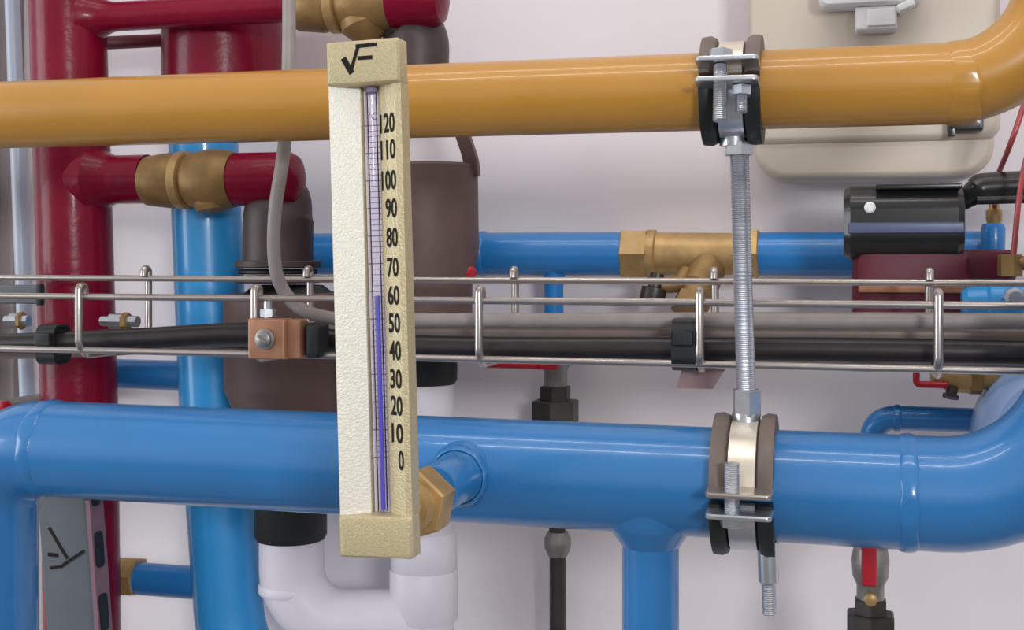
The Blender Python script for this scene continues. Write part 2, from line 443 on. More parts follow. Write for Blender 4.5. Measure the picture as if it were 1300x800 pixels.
# ------------------------------------------------------------------ pipe clamps and hanger rod
def clamp(c, R, lab, px_half, ear_ang, lower=False):
    root = thing('pipe_clamp', c - Z * (R + .012), lab, 'pipe clamp')
    hwid = px_half
    lip, base, top = .0092, .0035, .0060
    # rubber lining with raised lips either side (upper half and lower half)
    def lining(a0, a1, m, name):
        mb = MB(); w = hwid; t = .0085
        prof = [(-w, R - .0002), (w, R - .0002), (w, R + lip), (w - t * .6, R + lip + .0006), (w - t, R + lip - .001), (w - t - .0015, R + base), (-w + t + .0015, R + base), (-w + t, R + lip - .001), (-w + t * .6, R + lip + .0006), (-w, R + lip)]
        mb.ring(c, X, prof, 40, a0, a1); return mb.build(name, m, root, 40)
    # angle 0 = up; positive towards the viewer (x cross z = -y)
    fr = PI / 2 - ear_ang       # where the front ears are
    bk = fr + PI
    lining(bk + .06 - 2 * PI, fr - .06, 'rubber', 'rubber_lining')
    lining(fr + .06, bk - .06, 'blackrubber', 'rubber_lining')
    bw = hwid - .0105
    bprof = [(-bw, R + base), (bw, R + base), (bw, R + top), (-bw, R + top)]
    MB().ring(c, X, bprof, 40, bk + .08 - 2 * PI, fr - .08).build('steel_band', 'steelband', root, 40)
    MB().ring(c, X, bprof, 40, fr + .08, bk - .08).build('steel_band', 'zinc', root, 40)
    # ears: a pair of plates in front and a pair behind
    for a, s in ((fr, 1), (bk, -1)):
        d = Z * math.cos(a) + (-Y) * math.sin(a)
        tng = Z * math.sin(a) - (-Y) * math.cos(a)
        if tng.z < 0: tng = -tng
        ew = hwid + .0005
        for q in (1, -1):
            mb = MB(); off = tng * (q * .0062)
            mb.prism(rrect(2 * ew, .021, .003, 4), .0030, lambda x, y, e: c + X * x + d * (R + .0135 + y) + off + tng * (e - .0015), .0005)
            mb.build('ear', 'zinc' if not lower or q < 0 else 'chrome', root)
        bx = -.004 if s > 0 else .003
        bo = c + X * bx + d * (R + .0165)
        sc_ = MB()
        if lower:
            thread(sc_, bo - tng * .010, bo + tng * .024, .0046)
        else:
            thread(sc_, bo + tng * .004, bo - tng * .030, .0042)
        hexnut(sc_, bo + tng * .0075 if not lower else bo - tng * .013, tng, .0072, .0055, .3)
        sc_.build('clamp_screw', 'zinc', root, 30)
        if s > 0 and not lower:
            n2 = MB(); hexnut(n2, c + X * .008 + d * (R + .012) - tng * .0140, tng, .0062, .006, .1)
            thread(n2, c + X * .008 + d * (R + .012) - tng * .024, c + X * .008 + d * (R + .012) - tng * .010, .0036); n2.build('clamp_nut', 'zinc', root, 30)
    # boss nut that takes the rod
    s = 1 if lower else -1
    MB().rev(c + Z * s * (R + .0045), Z * s, [(0, .0090), (.0055, .0085)], 24).build('rod_socket', 'zinc', root)
    return root
cU = V((at(931, 113, YP).x, YP, z0)); cL = onblue(947)
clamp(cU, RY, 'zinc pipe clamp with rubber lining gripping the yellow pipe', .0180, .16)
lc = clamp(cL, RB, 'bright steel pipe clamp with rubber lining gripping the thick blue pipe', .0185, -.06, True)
# long screw hanging under the lower clamp
p = at(974, 700, YP - .01); q = at(977, 780, YP - .01)
mb = MB(); mb.rev(p + Z * .006, q - p, [(0, .0062), (.024, .0062), (.0255, .0050)], 20)
thread(mb, p + (q - p) * .5, q, .0043); mb.build('hanging_screw', 'zinc', lc, 30)

rt = V((cU.x + .0035, YP, cU.z - RY - .0085)); rb = V((cL.x + .0005, YP, cL.z + RB + .0085))
root = thing('threaded_rod', rb, 'grey threaded steel rod with hexagon nuts joining the two pipe clamps', 'threaded rod')
thread(MB(), rb, rt, .0062).build('rod', 'zinc', root, 60) if False else None
mb = MB(); thread(mb, rb, rt, .0060); mb.build('rod', 'zinc', root, 25)
mb = MB(); hexnut(mb, rt - Z * .0075, Z, .0092, .0085, .25); mb.build('hex_nut', 'zinc', root, 25)
mb = MB(); hexnut(mb, rb - Z * .0005, Z, .0092, .0165, .25); mb.build('hex_nut', 'zinc', root, 25)

# ------------------------------------------------------------------ wire cable tray
YF, YB = -.312, -.222
zF = at(650, 382, YF).z; zBk = at(650, 356, YB).z; zBot = at(650, 457, YF).z
xl, xr = at(-250, 400, YF).x, at(1560, 400, YF).x
root = thing('cable_tray', (0, YF, zBot), 'bright steel wire basket cable tray running between the yellow and blue pipes', 'cable tray')
wr = .0025
for y, z in ((YF, zF), (YB, zBk), (YF + .0, zBot), ((YF + YB) / 2, zBot - .001), (YB, zBot - .001)):
    MB().tube([V((xl, y, z)), V((xr, y, z))], wr, 12).build('longitudinal_wire', 'chrome', root)
for pxf in (-140, 104, 326, 610, 889, 1191, 1460):
    x = at(pxf, 400, YF).x; e = .004
    pts = [V((x, YF + .004, zF + .002)), V((x, YF + .003, zF + .008)), V((x, YF - e, zF + .008)), V((x, YF - e, zBot + .004)), V((x + .0, YF + .006, zBot - e)), V((x, YB - .006, zBot - e)), V((x, YB + e, zBot + .006)), V((x, YB + e, zBk + .008)), V((x, YB - .003, zBk + .008)), V((x, YB - .004, zBk + .002))]
    MB().tube(fillet(pts, [.0025, .003, .008, .008, .008, .008, .003, .0025], 5), .0029, 12).build('cross_wire', 'chrome', root)
# cables lying in it
def zc(py, y, px=650): return at(px, py, y).z
def cable(name, pxs, y, r, m, lab, cat='cable', group=None):
    mb = MB(); mb.tube(spline([at(a, b, yy) if yy is not None else None for a, b, yy in pxs], 10), r, 18)
    return tag(mb.build(name, m), lab, cat, group)
cable('power_cable', [(-260, 439, -.295), (0, 437, -.295), (180, 430, -.293), (330, 424, -.29), (520, 440, -.292), (860, 443, -.292), (1100, 445, -.292), (1560, 453, -.292)], 0, .0084, 'cable', 'thick black cable lying along the front of the wire tray for its full length')
cable('power_cable', [(-260, 441, -.268), (0, 440, -.268), (200, 434, -.268), (340, 427, -.268), (520, 420, -.268), (860, 422, -.268), (1150, 424, -.268), (1560, 430, -.268)], 0, .0072, 'browncable', 'brown grey cable in the wire tray just behind the thick black cable')
cable('power_cable', [(-260, 446, -.25), (100, 442, -.25), (400, 420, -.25), (600, 412, -.25), (900, 410, -.25), (1200, 411, -.25), (1560, 416, -.25)], 0, .0076, 'browncable', 'uppermost brown grey cable at the back of the wire tray')
# pale cord that drops into the tray
mb = MB(); mb.tube(spline([at(366, -160, -.30), at(367, 0, -.30), at(366, 90, -.30), at(361, 185, -.30), at(349, 270, -.298), at(349, 335, -.292), at(362, 372, -.285), at(390, 396, -.286), at(440, 406, -.287), at(520, 406, -.287), at(860, 407, -.287), at(1200, 408, -.287), at(1560, 412, -.287)], 10), 8.6 * k(360, -.30), 18)
tag(mb.build('hanging_cord', 'greycable'), 'grey cord hanging behind the yellow pipe, curving down and along the wire tray', 'cord')
# cable ties
def tie(px, y0, y1, half, m, lab, y, dp=.02):
    c = at(px, (y0 + y1) / 2, y); h = abs(at(px, y0, y).z - at(px, y1, y).z) / 2
    mb = MB(); w = half * k(px, y)
    outer = rrect(2 * dp, 2 * h, min(dp, h) * .6, 6); n = len(outer); inner = [(a * .86, b * .90) for a, b in outer]
    vs = [];
    for p_, s in ((outer, -w), (outer, w), (inner, w), (inner, -w)):
        vs += [c + V((s, a, b)) for a, b in p_]
    fs = [[L_ * n + j, L_ * n + (j + 1) % n, ((L_ + 1) % 4) * n + (j + 1) % n, ((L_ + 1) % 4) * n + j] for L_ in range(4) for j in range(n)]
    mb.add(vs, fs); mb.box(c + V((0, -dp - .001, h * .3)), (w * 1.7, .006, .010), .001)
    return tag(mb.build('cable_tie', m), lab, 'cable tie')
tie(68, 412, 462, 13, 'blackrubber', 'black cable tie round the cable in front of the dark red riser', -.295, .0115)
tie(872, 404, 469, 15, 'blackrubber', 'broad black band round the cables left of the threaded rod', -.296)
# label tag that hangs under the tray
mb = MB(); y = -.292
poly = [(858, 493), (905, 494), (925, 462), (926, 440), (908, 440), (868, 462)]
mb.add([at(a, b, y) for a, b in poly] + [at(a, b, y) + Y * .0012 for a, b in poly], [list(range(6)), list(range(6, 12))[::-1]] + [[i, (i + 1) % 6, (i + 1) % 6 + 6, i + 6] for i in range(6)])
tag(mb.build('cable_label', 'tag'), 'small brown plastic tag hanging below the tray beside the black band', 'tag')
# earth clamp of copper alloy on the tray
p0, p1 = at(314, 404, -.325), at(388, 457, -.325)
root = thing('earth_clamp', ((p0.x + p1.x) / 2, -.318, p1.z), 'square coppery earth clamp with a screw, fixed to the wire tray left of the thermometer', 'clamp')
cx_, cz_ = (p0.x + p1.x) / 2, (p0.z + p1.z) / 2
mb = MB(); mb.box((cx_ - .006, -.322, cz_), (.030, .012, p0.z - p1.z), .0012); mb.box((cx_ + .013, -.318, cz_), (.011, .014, p0.z - p1.z - .001), .0012)
mb.box((cx_ + .0075, -.327, cz_), (.002, .004, p0.z - p1.z - .001), .0005); mb.build('block', 'copper', root)
mb = MB(); mb.rev(V((cx_ - .007, -.328, cz_)), -Y, [(0, .0075), (.0015, .0075), (.0020, .0055), (.0045, .0055), (.0055, .004)], 24)
mb.box((cx_ - .007, -.334, cz_), (.0085, .0012, .0016), .0003, Matrix.Rotation(.7, 3, 'Y')); mb.build('screw', 'pewter', root)
mb = MB(); hexnut(mb, V((cx_ - .010, -.318, p0.z + .0005)), Z, .0055, .006); mb.rev(V((cx_ - .010, -.318, p0.z - .002)), Z, [(0, .003), (.014, .003)], 14); mb.build('bolt', 'zinc', root, 25)
mb = MB(); mb.box((cx_ + .026, -.312, cz_ - .001), (.012, .02, p0.z - p1.z - .004), .003); mb.build('insulator', 'blackrubber', root)
# joint plate at the left of the tray
p0, p1 = at(-60, 361, YB - .004), at(56, 386, YB - .004)
mb = MB(); mb.box(((p0.x + p1.x) / 2, YB - .004, (p0.z + p1.z) / 2), (p1.x - p0.x, .005, p0.z - p1.z), .0015)
root = mb.build('joint_plate', 'greypl'); tag(root, 'flat grey joint plate on the back wire of the tray at the left edge', 'bracket')
p = at(51, 374, YB - .008); mb = MB(); mb.box(p, (.005, .006, .018), .001); mb.build('end_clip', 'blackrubber', root)
# little steel connectors lying behind the cable
for a, b, w_, h_, lab in ((22, 407, 34, 20, 'small steel cable connector in the tray nearest the left edge'), (152, 408, 52, 20, 'small steel cable connector in the tray in front of the light blue riser')):
    y = -.262; c = at(a, b, y); s = k(a, y)
    mb = MB(); mb.rev(c - X * w_ * s / 2, X, [(0, h_ * .32 * s), (w_ * .25 * s, h_ * .32 * s), (w_ * .26 * s, h_ * .5 * s), (w_ * .6 * s, h_ * .5 * s), (w_ * .62 * s, h_ * .38 * s), (w_ * s, h_ * .36 * s)], 12)
    root = mb.build('cable_connector', 'zinc', None, 25); tag(root, lab, 'connector')
    mb = MB(); hexnut(mb, c + X * w_ * s * .1, X, h_ * .58 * s, w_ * .16 * s); mb.build('lock_nut', 'brassdull', root, 25)

# ------------------------------------------------------------------ dark red riser with two branches
YR = -.155
p = at(82, -120, YR); q = at(101, 520, YR)
r = 47 * k(90, YR)
root = thing('red_riser_pipe', V((q.x + .02, YR, 0)), 'dark crimson vertical pipe at the left with two branches to the right', 'pipe')
slope = (q.x - p.x) / (p.z - q.z); bot = V((q.x + slope * q.z * .4, YR, 0)); top = p + (p - q) * .8
MB().tube([bot, q, p, top], r, 44).build('pipe_run', 'red', root)
a = at(90, 28, YR - .012); b = at(372, 5, YR - .012)
rb1 = 19 * k(230, YR - .012)
def onriser(z): return V((p.x + (q.x - p.x) * (p.z - z) / (p.z - q.z), YR, z))
s0 = onriser(a.z)
e1 = V((at(385, 5, YR).x, YR, at(240, 16, YR).z)); s1 = V((s0.x, YR, e1.z))
def flared(o, e, r0, r1, start, fl):
    d = (e - o).length; pr = [(0, r0)]
    for i in range(7):
        t = i / 6; pr.append((start + fl * t, r1 + (r0 - r1) * (1 - t) ** 2))
    pr.append((d, r1)); return MB().rev(o, e - o, pr, 32)
flared(s1, e1, rb1 * 2.0, rb1, r * .7, .028).build('branch_pipe', 'red', root)
zmid = at(150, 228, YR).z
e2 = V((at(188, 228, YR).x, YR, zmid)); s2 = onriser(zmid)
r2 = 31 * k(160, YR)
flared(s2, e2, r2 * 1.45, r2, r * .8, .020).build('branch_pipe', 'red', root)
weld(root, V((at(128, 228, YR).x, YR, zmid)), X, r2 * 1.06, 'red', .005, .0018)

# broad red header whose lower end reduces behind the yellow pipe
YH = -.085
c = at(283, 60, YH); r = 76 * k(283, YH); zt = c.z + .6
root = thing('red_header_pipe', V((c.x, YH, at(283, 150, YH).z)), 'broad crimson header pipe behind the top branch, reaching down behind the yellow pipe', 'pipe')
zA = at(283, 122, YH).z; zB = at(283, 152, YH).z; rl = 42 * k(260, -.1)
MB().rev(V((c.x, YH, zt)), -Z, [(0, r), (zt - zA - .01, r)], 44).build('pipe_run', 'red', root)
MB().rev(V((c.x, YH, zA + .01)), -Z, [(0, r), (.008, r * .97), (.02, r * .8), (zA - zB, rl * 1.05), (zA - zB + .012, rl * 1.02)], 44).build('reducer', 'red', root)
# thin dark pipe linking riser and header
zz = at(170, 53, YH).z
mb = MB(); mb.tube([V((at(90, 53, YH).x, YH + .0, zz)), V((at(216, 53, YH).x, YH, zz))], 8.5 * k(170, YH), 20)
tag(mb.build('link_pipe', 'wine'), 'short dark wine red link pipe between the riser and the header, high at the left', 'pipe')

# ------------------------------------------------------------------ light blue riser
YL = -.10
a = at(257, 145, YL); b = at(273, 540, YL); c = at(296, 770, YL); r = 43.5 * k(262, YL)
root = thing('light_blue_riser_pipe', down(c), 'light blue vertical pipe between the crimson riser and the brown filters', 'pipe')
e = V((c.x + .004, YL, c.z - .20))
MB().tube(fillet([a, b, V((c.x - .003, YL, c.z - .02)), V((c.x + .05, YL, c.z - .15)), V((c.x + .05, YL, 0))], [.3, .12, .1], 10), r, 44).build('pipe_run', 'skyblue', root)
def onl(py):
    return lerp(a, b, (py - 145) / 395.0) if py < 540 else lerp(b, c, (py - 540) / 230.0)
for y0, y1, x0 in ((457, 495, 120), (716, 757, 176)):
    zz = at(200, (y0 + y1) / 2, YL).z
    x1 = onl((y0 + y1) / 2).x
    MB().tube([V((at(x0, y0, YL).x, YL, zz)), V((x1, YL, zz))], (y1 - y0) / 2 * k(200, YL), 28).build('side_pipe', 'backblue', root)
zz = at(180, 733, YL).z; s = k(160, YL)
root = thing('brass_coupling', V((at(160, 733, YL).x, YL, zz - 23 * s)), 'small brass coupling on the thin blue pipe at the lower left', 'pipe fitting')
x0 = at(136, 733, YL).x
mb = MB(); mb.rev(V((x0 - .03, YL, zz)), X, [(0, 17 * s), (.03, 17 * s), (.033, 20 * s), (.047, 22 * s), (.048, 18 * s)], 28); mb.build('coupling_body', 'brass', root)
mb = MB(); hexnut(mb, V((x0 + .0165, YL, zz)), X, 26 * s, .018, .3); mb.build('hex_nut', 'brass', root, 25)

# ------------------------------------------------------------------ brown filters with brass valves and white drains
def brass_valve(px0, px1, py, hp, y, lab):
    c0 = at(px0, py, y); c1 = at(px1, py, y); z = (c0.z + c1.z) / 2
    s = k((px0 + px1) / 2, y); L_ = c1.x - c0.x; h = hp * s
    root = thing('brass_valve', V(((c0.x + c1.x) / 2, y, z - h)), lab, 'valve', 'brass valves on the crimson branches')
    o = V((c0.x, y, z))
    mb = MB(); mb.rev(o, X, [(0, h * .72), (.004, h * .86), (L_ * .30, h * .96), (L_ * .36, h * .90), (L_ * .38, h * .90)], 36); mb.build('inlet_end', 'brassdull', root)
    mb = MB(); mb.rev(o + X * L_ * .38, X, [(0, h * .86), (.001, h * 1.0), (L_ * .10, h * 1.0), (L_ * .11, h * .88)], 36); mb.build('collar', 'brass', root)
    mb = MB(); mb.rev(o + X * L_ * .49, X, [(0, h * .88), (L_ * .1, h * .98), (L_ * .25, h * 1.06), (L_ * .42, h * 1.0), (L_ * .51, h * .92)], 36); mb.build('valve_body', 'brassdull', root)
    return root, V((c1.x, y, z))
v1, E1 = brass_valve(184, 300, 229, 37, YR, 'brass valve between the short crimson branch and the light blue riser')
v2, E2 = brass_valve(374, 498, 5, 37, YR - .01, 'brass valve at the top edge above the thermometer head')
# bonnet pieces of the two valves: a bulge under the first, a tapering spout under the second
s = k(250, YR)
mb = MB(); mb.rev(V((at(268, 229, YR).x, YR, E1.z)), (0.15, 0, -1), [(0, 26 * s), (26 * s, 28 * s), (38 * s, 22 * s), (42 * s, 10 * s)], 28); mb.build('bonnet', 'brassdull', v1)
mb = MB(); mb.rev(V((at(455, 5, YR - .01).x, YR - .01, E2.z)), (0.35, 0, -1), [(0, 30 * s), (30 * s, 30 * s), (44 * s, 20 * s), (50 * s, 12 * s)], 28); mb.build('bonnet', 'brassdull', v2)

def filter_unit(E, px_axis, y_axis, rows, r_px, lab, drain_lab, elbow):
    """rows: top of body, full width until, taper end, black outlet top, outlet bottom"""
    yt, yw, ye, yo, yp = rows
    ax = lambda py: at(px_axis + (py - 400) * .012, py, y_axis)
    s = k(px_axis, y_axis); R = r_px * s
    root = thing('filter_housing', ax(yp), lab, 'water filter', 'brown water filters')
    # crimson inlet elbow stub
    rr = 34 * k(330, YR)
    mb = MB(); mb.rev(E - X * .001, X, [(0, rr * .92), (.002, rr), (elbow['red'], rr), (elbow['red'] + .006, rr * .85), (elbow['red'] + .010, rr * .4)], 36); mb.build('inlet_cap', 'red', root)
    pts = elbow['path']; mb = MB(); mb.tube(spline(pts, 8), elbow['rad'](len(spline(pts, 8))), 36); mb.build('elbow', 'darkbrown', root)
    if 'flange' in elbow:
        for fy, fr, fh, m in elbow['flange']:
            c = elbow['fx'](fy); mb = MB(); mb.rev(c, -Z, [(0, fr * s - .001), (.001, fr * s), (fh * s - .001, fr * s), (fh * s, fr * s - .001)], 36); mb.build('flange', m, root)
    a = ax(yt); prof = [(0, R * .97), (.002, R), (a.z - ax(yw).z, R), (a.z - ax(ye).z, R * elbow.get('taper', .8)), (a.z - ax(yo).z, R * elbow.get('taper', .8) * .98)]
    mb = MB(); mb.rev(a, ax(yo) - a, prof, 44); mb.build('body', 'brown', root)
    b = ax(yo); ro = elbow['ro'] * s
    mb = MB(); mb.rev(b, -Z, [(0, ro), (b.z - ax(yp).z - .004, ro), (b.z - ax(yp).z, ro * .93)], 40); mb.build('outlet_ring', 'blackrubber', root)
    return root, ax
y1 = -.140
e = dict(red=76 * k(330, YR), ro=46, taper=.82,
         path=[E1 + X * .036 - Z * .003 + Y * .014, at(360, 252, -.140), at(354, 276, -.143), at(353, 305, -.142), at(353, 335, -.142)],
         rad=lambda n: [(.017 + .0135 * min(1, i / (n * .45))) for i in range(n)],
         flange=[(331, 54, 9, 'darkbrown'), (342, 50, 6, 'blackrubber'), (350, 54, 9, 'darkbrown')], fx=lambda py: at(353, py, -.145))
f1, ax1 = filter_unit(E1, 367, y1, (372, 492, 530, 560, 684), 82, 'large brown filter housing below the lower brass valve, left of the thermometer', '', e)
mb = MB(); c = ax1(362); mb.rev(c, -Z, [(0, .030), (.008, .040), (.012, .040)], 36); mb.build('neck', 'blackrubber', f1)
y2 = -.115
e = dict(red=58 * k(520, YR), ro=43, taper=.88,
         path=[E2 + X * .012 - Z * .014 + Y * .006, at(514, 30, -.15), at(529, 52, -.148), at(530, 82, -.148), at(529, 125, -.148)],
         rad=lambda n: [(.016 + .0105 * min(1, i / (n * .45))) for i in range(n)])
f2, ax2 = filter_unit(E2, 537, y2, (210, 318, 360, 452, 487), 72, 'brown filter housing with a bracket arm, just right of the thermometer', '', e)
mb = MB(); mb.tube(spline([at(520, 118, -.15), at(500, 160, -.135), at(498, 215, -.12)], 6), .010, 18); mb.build('neck', 'darkbrown', f2)
# bracket arm
pts = spline([at(578, 120, -.135), at(586, 165, -.128), at(597, 200, -.12), at(600, 224, -.116)], 6)
mb = MB(); n = len(pts); vs = []; hwid = 9 * k(590, -.12)
for p_ in pts: vs += [p_ + X * hwid - Y * .004, p_ - X * hwid - Y * .004, p_ - X * hwid + Y * .004, p_ + X * hwid + Y * .004]
mb.add(vs, [[i * 4 + j, i * 4 + (j + 1) % 4, i * 4 + 4 + (j + 1) % 4, i * 4 + 4 + j] for i in range(n - 1) for j in range(4)] + [[0, 1, 2, 3], [n * 4 - 4, n * 4 - 3, n * 4 - 2, n * 4 - 1]])
mb.build('bracket_arm', 'brown', f2)

# white drain pipe: down from filter one, round to the right and up to filter two
s = k(370, y1); RW = 41 * s
A = ax1(684); Bt = ax2(487)
d1 = V((A.x, y1, at(385, 792, y1).z)); d2 = V((Bt.x + .002, y2, d1.z + 0.0))
yb = y1
p1 = V((A.x, y1, A.z + .012)); 
low = at(400, 800, y1).z + .006
root = thing('white_drain_pipe', V((A.x, y1, low - RW)), 'white plastic drain pipe looping under the two brown filters', 'pipe')
bend = fillet([p1, V((A.x, y1, low)), V((Bt.x, y2, low))], .046, 12)
MB().tube(bend, RW, 40).build('left_run', 'whitepvc', root)
MB().tube([V((Bt.x, y2, Bt.z + .008)), V((Bt.x, y2, 0))], 39 * k(540, y2), 40).build('right_run', 'whitepvc', root)
def sleeve(px0, y0, y1_, rp, yy, xx):
    z0_ = at(px0, y0, yy).z; z1_ = at(px0, y1_, yy).z; r_ = rp * k(px0, yy)
    MB().rev(V((xx, yy, z0_)), -Z, [(0, r_ * .97), (.0015, r_), (z0_ - z1_ - .0015, r_), (z0_ - z1_, r_ * .97)], 40).build('sleeve', 'whitepvc', root)
sleeve(541, 722, 786, 43.5, y2, Bt.x)
sleeve(541, 675, 722, 42, y2, Bt.x)
sleeve(370, 740, 752, 42.0, y1, A.x)

# ------------------------------------------------------------------ blue pipe along the wall with a brass strainer
YW = -.045
zw = at(700, 322.5, YW).z; rw = 27.5 * k(700, YW)
x0 = at(396, 322, YW).x; x1 = at(1272, 322, YW).x
root = thing('wall_pipe', V((at(700, 322, YW).x, YW, zw - rw)), 'mid blue pipe along the wall behind the tray, interrupted by a brass strainer', 'pipe')
MB().tube([V((x0, YW, zw)), V((at(806, 322, YW).x, YW, zw))], rw, 36).build('pipe_run', 'backblue', root)
MB().tube([V((at(950, 322, YW).x, YW, zw)), V((x1, YW, zw))], rw * .97, 36).build('pipe_run', 'backblue', root)
weld(root, V((at(613, 322, YW).x, YW, zw)), X, rw, 'backblue', .004, .0016)
xq = at(703, 400, YW)
MB().rev(V((xq.x, YW, zw)), -Z, [(0, 16 * k(703, YW)), (rw, 14 * k(703, YW)), (rw + .01, 12.5 * k(703, YW)), (zw - at(703, 440, YW).z, 12.5 * k(703, YW))], 24).build('drop_pipe', 'backblue', root)
mb = MB(); c = at(593, 346, -.118); mb.rev(c, (.7, -.7, 0), [(0, .0055), (.007, .0055), (.009, .003)], 16); tag(mb.build('red_plug', 'redplain'), 'tiny red plug beside the right brown filter under the wall pipe', 'plug')
# strainer
s = k(870, YW)
root = thing('brass_strainer', V((at(876, 322, YW).x, YW, zw - .05)), 'brass strainer with a slanting screw cap in the mid blue wall pipe', 'pipe fitting')
a0 = at(790, 322, YW).x; a1 = at(964, 322, YW).x; Ls = a1 - a0; o = V((a0, YW, zw))
mb = MB(); hexnut(mb, o, X, 34 * s, Ls * .20, PI / 6); mb.build('hex_end', 'brass', root, 25)
mb = MB(); mb.rev(o + X * Ls * .19, X, [(0, 31 * s), (Ls * .06, 31 * s), (Ls * .07, 27.5 * s), (Ls * .36, 27 * s), (Ls * .62, 26.5 * s), (Ls * .65, 27 * s)], 36); mb.build('strainer_body', 'brass', root)
mb = MB(); hexnut(mb, o + X * Ls * .83, X, 34 * s, Ls * .17, PI / 6); mb.build('hex_end', 'brass', root, 25)
d = V((-.30, -.50, -.85)).normalized(); c = at(905, 322, YW)
mb = MB(); mb.rev(c, d, [(0, 24 * s), (.034, 24 * s), (.036, 21 * s), (.047, 21 * s)], 30); mb.build('strainer_leg', 'brassdull', root)
mb = MB(); hexnut(mb, c + d * .046, d, 24 * s, .016, .2); mb.build('strainer_cap', 'brassdull', root, 25)
mb = MB(); c = at(835, 365, -.075); mb.rev(c + Z * .012, (-.2, -.1, -1), [(0, .006), (.012, .006), (.013, .011), (.024, .011), (.026, .006)], 18); mb.build('drain_plug', 'darkmetal', root)
mb = MB(); mb.tube(spline([at(872, 345, -.06), at(860, 360, -.07), at(838, 362, -.075)], 5), .007, 16); mb.build('drain_arm', 'brassdull', root)
# drain valve under the drop pipe
yv = YW; s = k(705, yv)
v = lambda py: at(704, py, yv).z
xv = at(705, 480, yv).x
root = thing('drain_valve', V((xv, yv, v(536))), 'grey metal drain valve with a red lever, above the thick blue pipe', 'valve')
O = V((xv, yv, v(436)))
mb = MB(); mb.rev(O, -Z, [(0, 15 * s), (.004, 19 * s), (v(436) - v(465), 18 * s), (v(436) - v(470), 15 * s), (v(436) - v(492), 15 * s)], 24); mb.build('valve_body', 'pewter', root)
mb = MB(); hexnut(mb, V((xv, yv, v(512))), Z, 20 * s, v(490) - v(512)); mb.build('upper_nut', 'darkmetal', root, 25)
mb = MB(); hexnut(mb, V((xv, yv, v(540))), Z, 31 * s, v(508) - v(540)); mb.build('lower_nut', 'darkmetal', root, 25)
mb = MB(); c = at(648, 464, yv - .02); mb.box(c, (75 * s, .012, 7 * s), .002); mb.box(V((xv - .004, yv - .012, c.z)), (.02, .02, .006), .001); mb.build('lever', 'redplain', root)
y = yv; xd = at(708, 740, y).x; s = k(708, y)
root = thing('dark_drain_pipe', V((xd, y, 0)), 'thin dark grey vertical pipe below the thick blue pipe, right of the white drain', 'pipe')
zt = at(708, 692, y).z
mb = MB(); mb.tube([V((xv, y, v(538))), V((xd, y, zt - .01)), V((xd, y, 0))], 10.5 * s, 22); mb.build('pipe_run', 'darkmetal', root)
mb = MB(); mb.rev(V((xd, y, zt + .012)), -Z, [(0, 13 * s), (.006, 17 * s), (.014, 17 * s), (.022, 12 * s)], 24); mb.build('collar', 'pewter', root)

# ------------------------------------------------------------------ boiler and the parts on it
YBf = -.075
p0 = at(950, 224, YBf); p1 = at(1271, 224, YBf); zt = p0.z + .75; zb_ = at(1100, 226, YBf).z
root = thing('boiler', V(((p0.x + p1.x) / 2, YBf / 2, zb_)), 'cream enamel boiler cabinet on the wall at the upper right', 'boiler')
def cab(za, zb2, r, front, inset, name):
    w = p1.x - p0.x - 2 * inset; h = zb2 - za
    poly = rrect(w, h, r, 8); m_ = MB()
    m_.prism(poly, -front - .001, lambda a, b, d: V(((p0.x + p1.x) / 2 + a, front + d, (za + zb2) / 2 + b)), .006)
    return m_.build(name, 'cream', root, 50)
zs = at(1100, 180, YBf).z
cab(zb_, zs + .05, .026, YBf + .006, .004, 'lower_cover')
cab(zs, zt, .012, YBf, 0, 'front_cover')
s = k(1105, YBf)
c = at(1104, -25, YBf)
root = thing('white_fixture', at(1104, 40, YBf - .012), 'white plastic fixture with a clip fixed on the front of the cream boiler', 'fixture')
mb = MB(); mb.prism(rrect(124 * s, 78 * s, 10 * s, 6), .028, lambda a, b, d: V((c.x + a, YBf - .028 + d, c.z + b)), .004); mb.build('cover', 'whitebox', root)
c2 = at(1112, 26, YBf - .01)
mb = MB(); mb.box(V((c2.x, YBf - .012, c2.z)), (50 * s, .022, 30 * s), .002); mb.box(V((c2.x + .004, YBf - .024, c2.z)), (34 * s, .004, 22 * s), .001); mb.build('clip', 'whitebox', root)
mb = MB(); c3 = at(1150, 8, YBf - .03); mb.box(c3, (22 * s, .012, 10 * s), .002, Matrix.Rotation(-.4, 3, 'Y')); mb.build('latch', 'whitebox', root)
c = at(1225, 158, YBf - .006); mb = MB(); mb.box(c, (42 * s, .012, 18 * s), .002); mb.box(c + V((-16 * s, 0, -9 * s)), (8 * s, .012, 12 * s), .001)
tag(mb.build('black_clip', 'blackpl'), 'small black clip on the boiler under the weld of the yellow pipe', 'clip')

# ------------------------------------------------------------------ circulation pump: black motor head on a wine red body
YQ = -.135
p0 = at(1071, 282, YQ); p1 = at(1222, 282, YQ); s = k(1146, YQ)
zc_ = at(1146, 283, YQ).z; r = 47 * s; Lx = p1.x - p0.x
root = thing('circulation_pump', V(((p0.x + p1.x) / 2, YQ, at(1146, 456, YQ).z)), 'pump with a black motor head on a wine red body at the right', 'pump')
prof = []
for i in range(40):
    a = 2 * PI * i / 40; m_ = max(abs(math.cos(a)), abs(math.sin(a)))
    rr = r * min(1.10, 1 / m_) * (1 + .0 * i); prof.append((math.cos(a) * rr, math.sin(a) * rr))
mb = MB(); mb.prism(prof, Lx, lambda a, b, d: V((p0.x + d, YQ + a, zc_ + b)), .005); mb.build('motor_head', 'blackpl', root, 30)
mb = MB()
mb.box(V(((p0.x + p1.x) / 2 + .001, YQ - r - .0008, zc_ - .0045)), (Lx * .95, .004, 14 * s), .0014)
mb.build('highlight_strip', 'sheen', root)  # raised lighter strip standing in for the highlight along the motor head
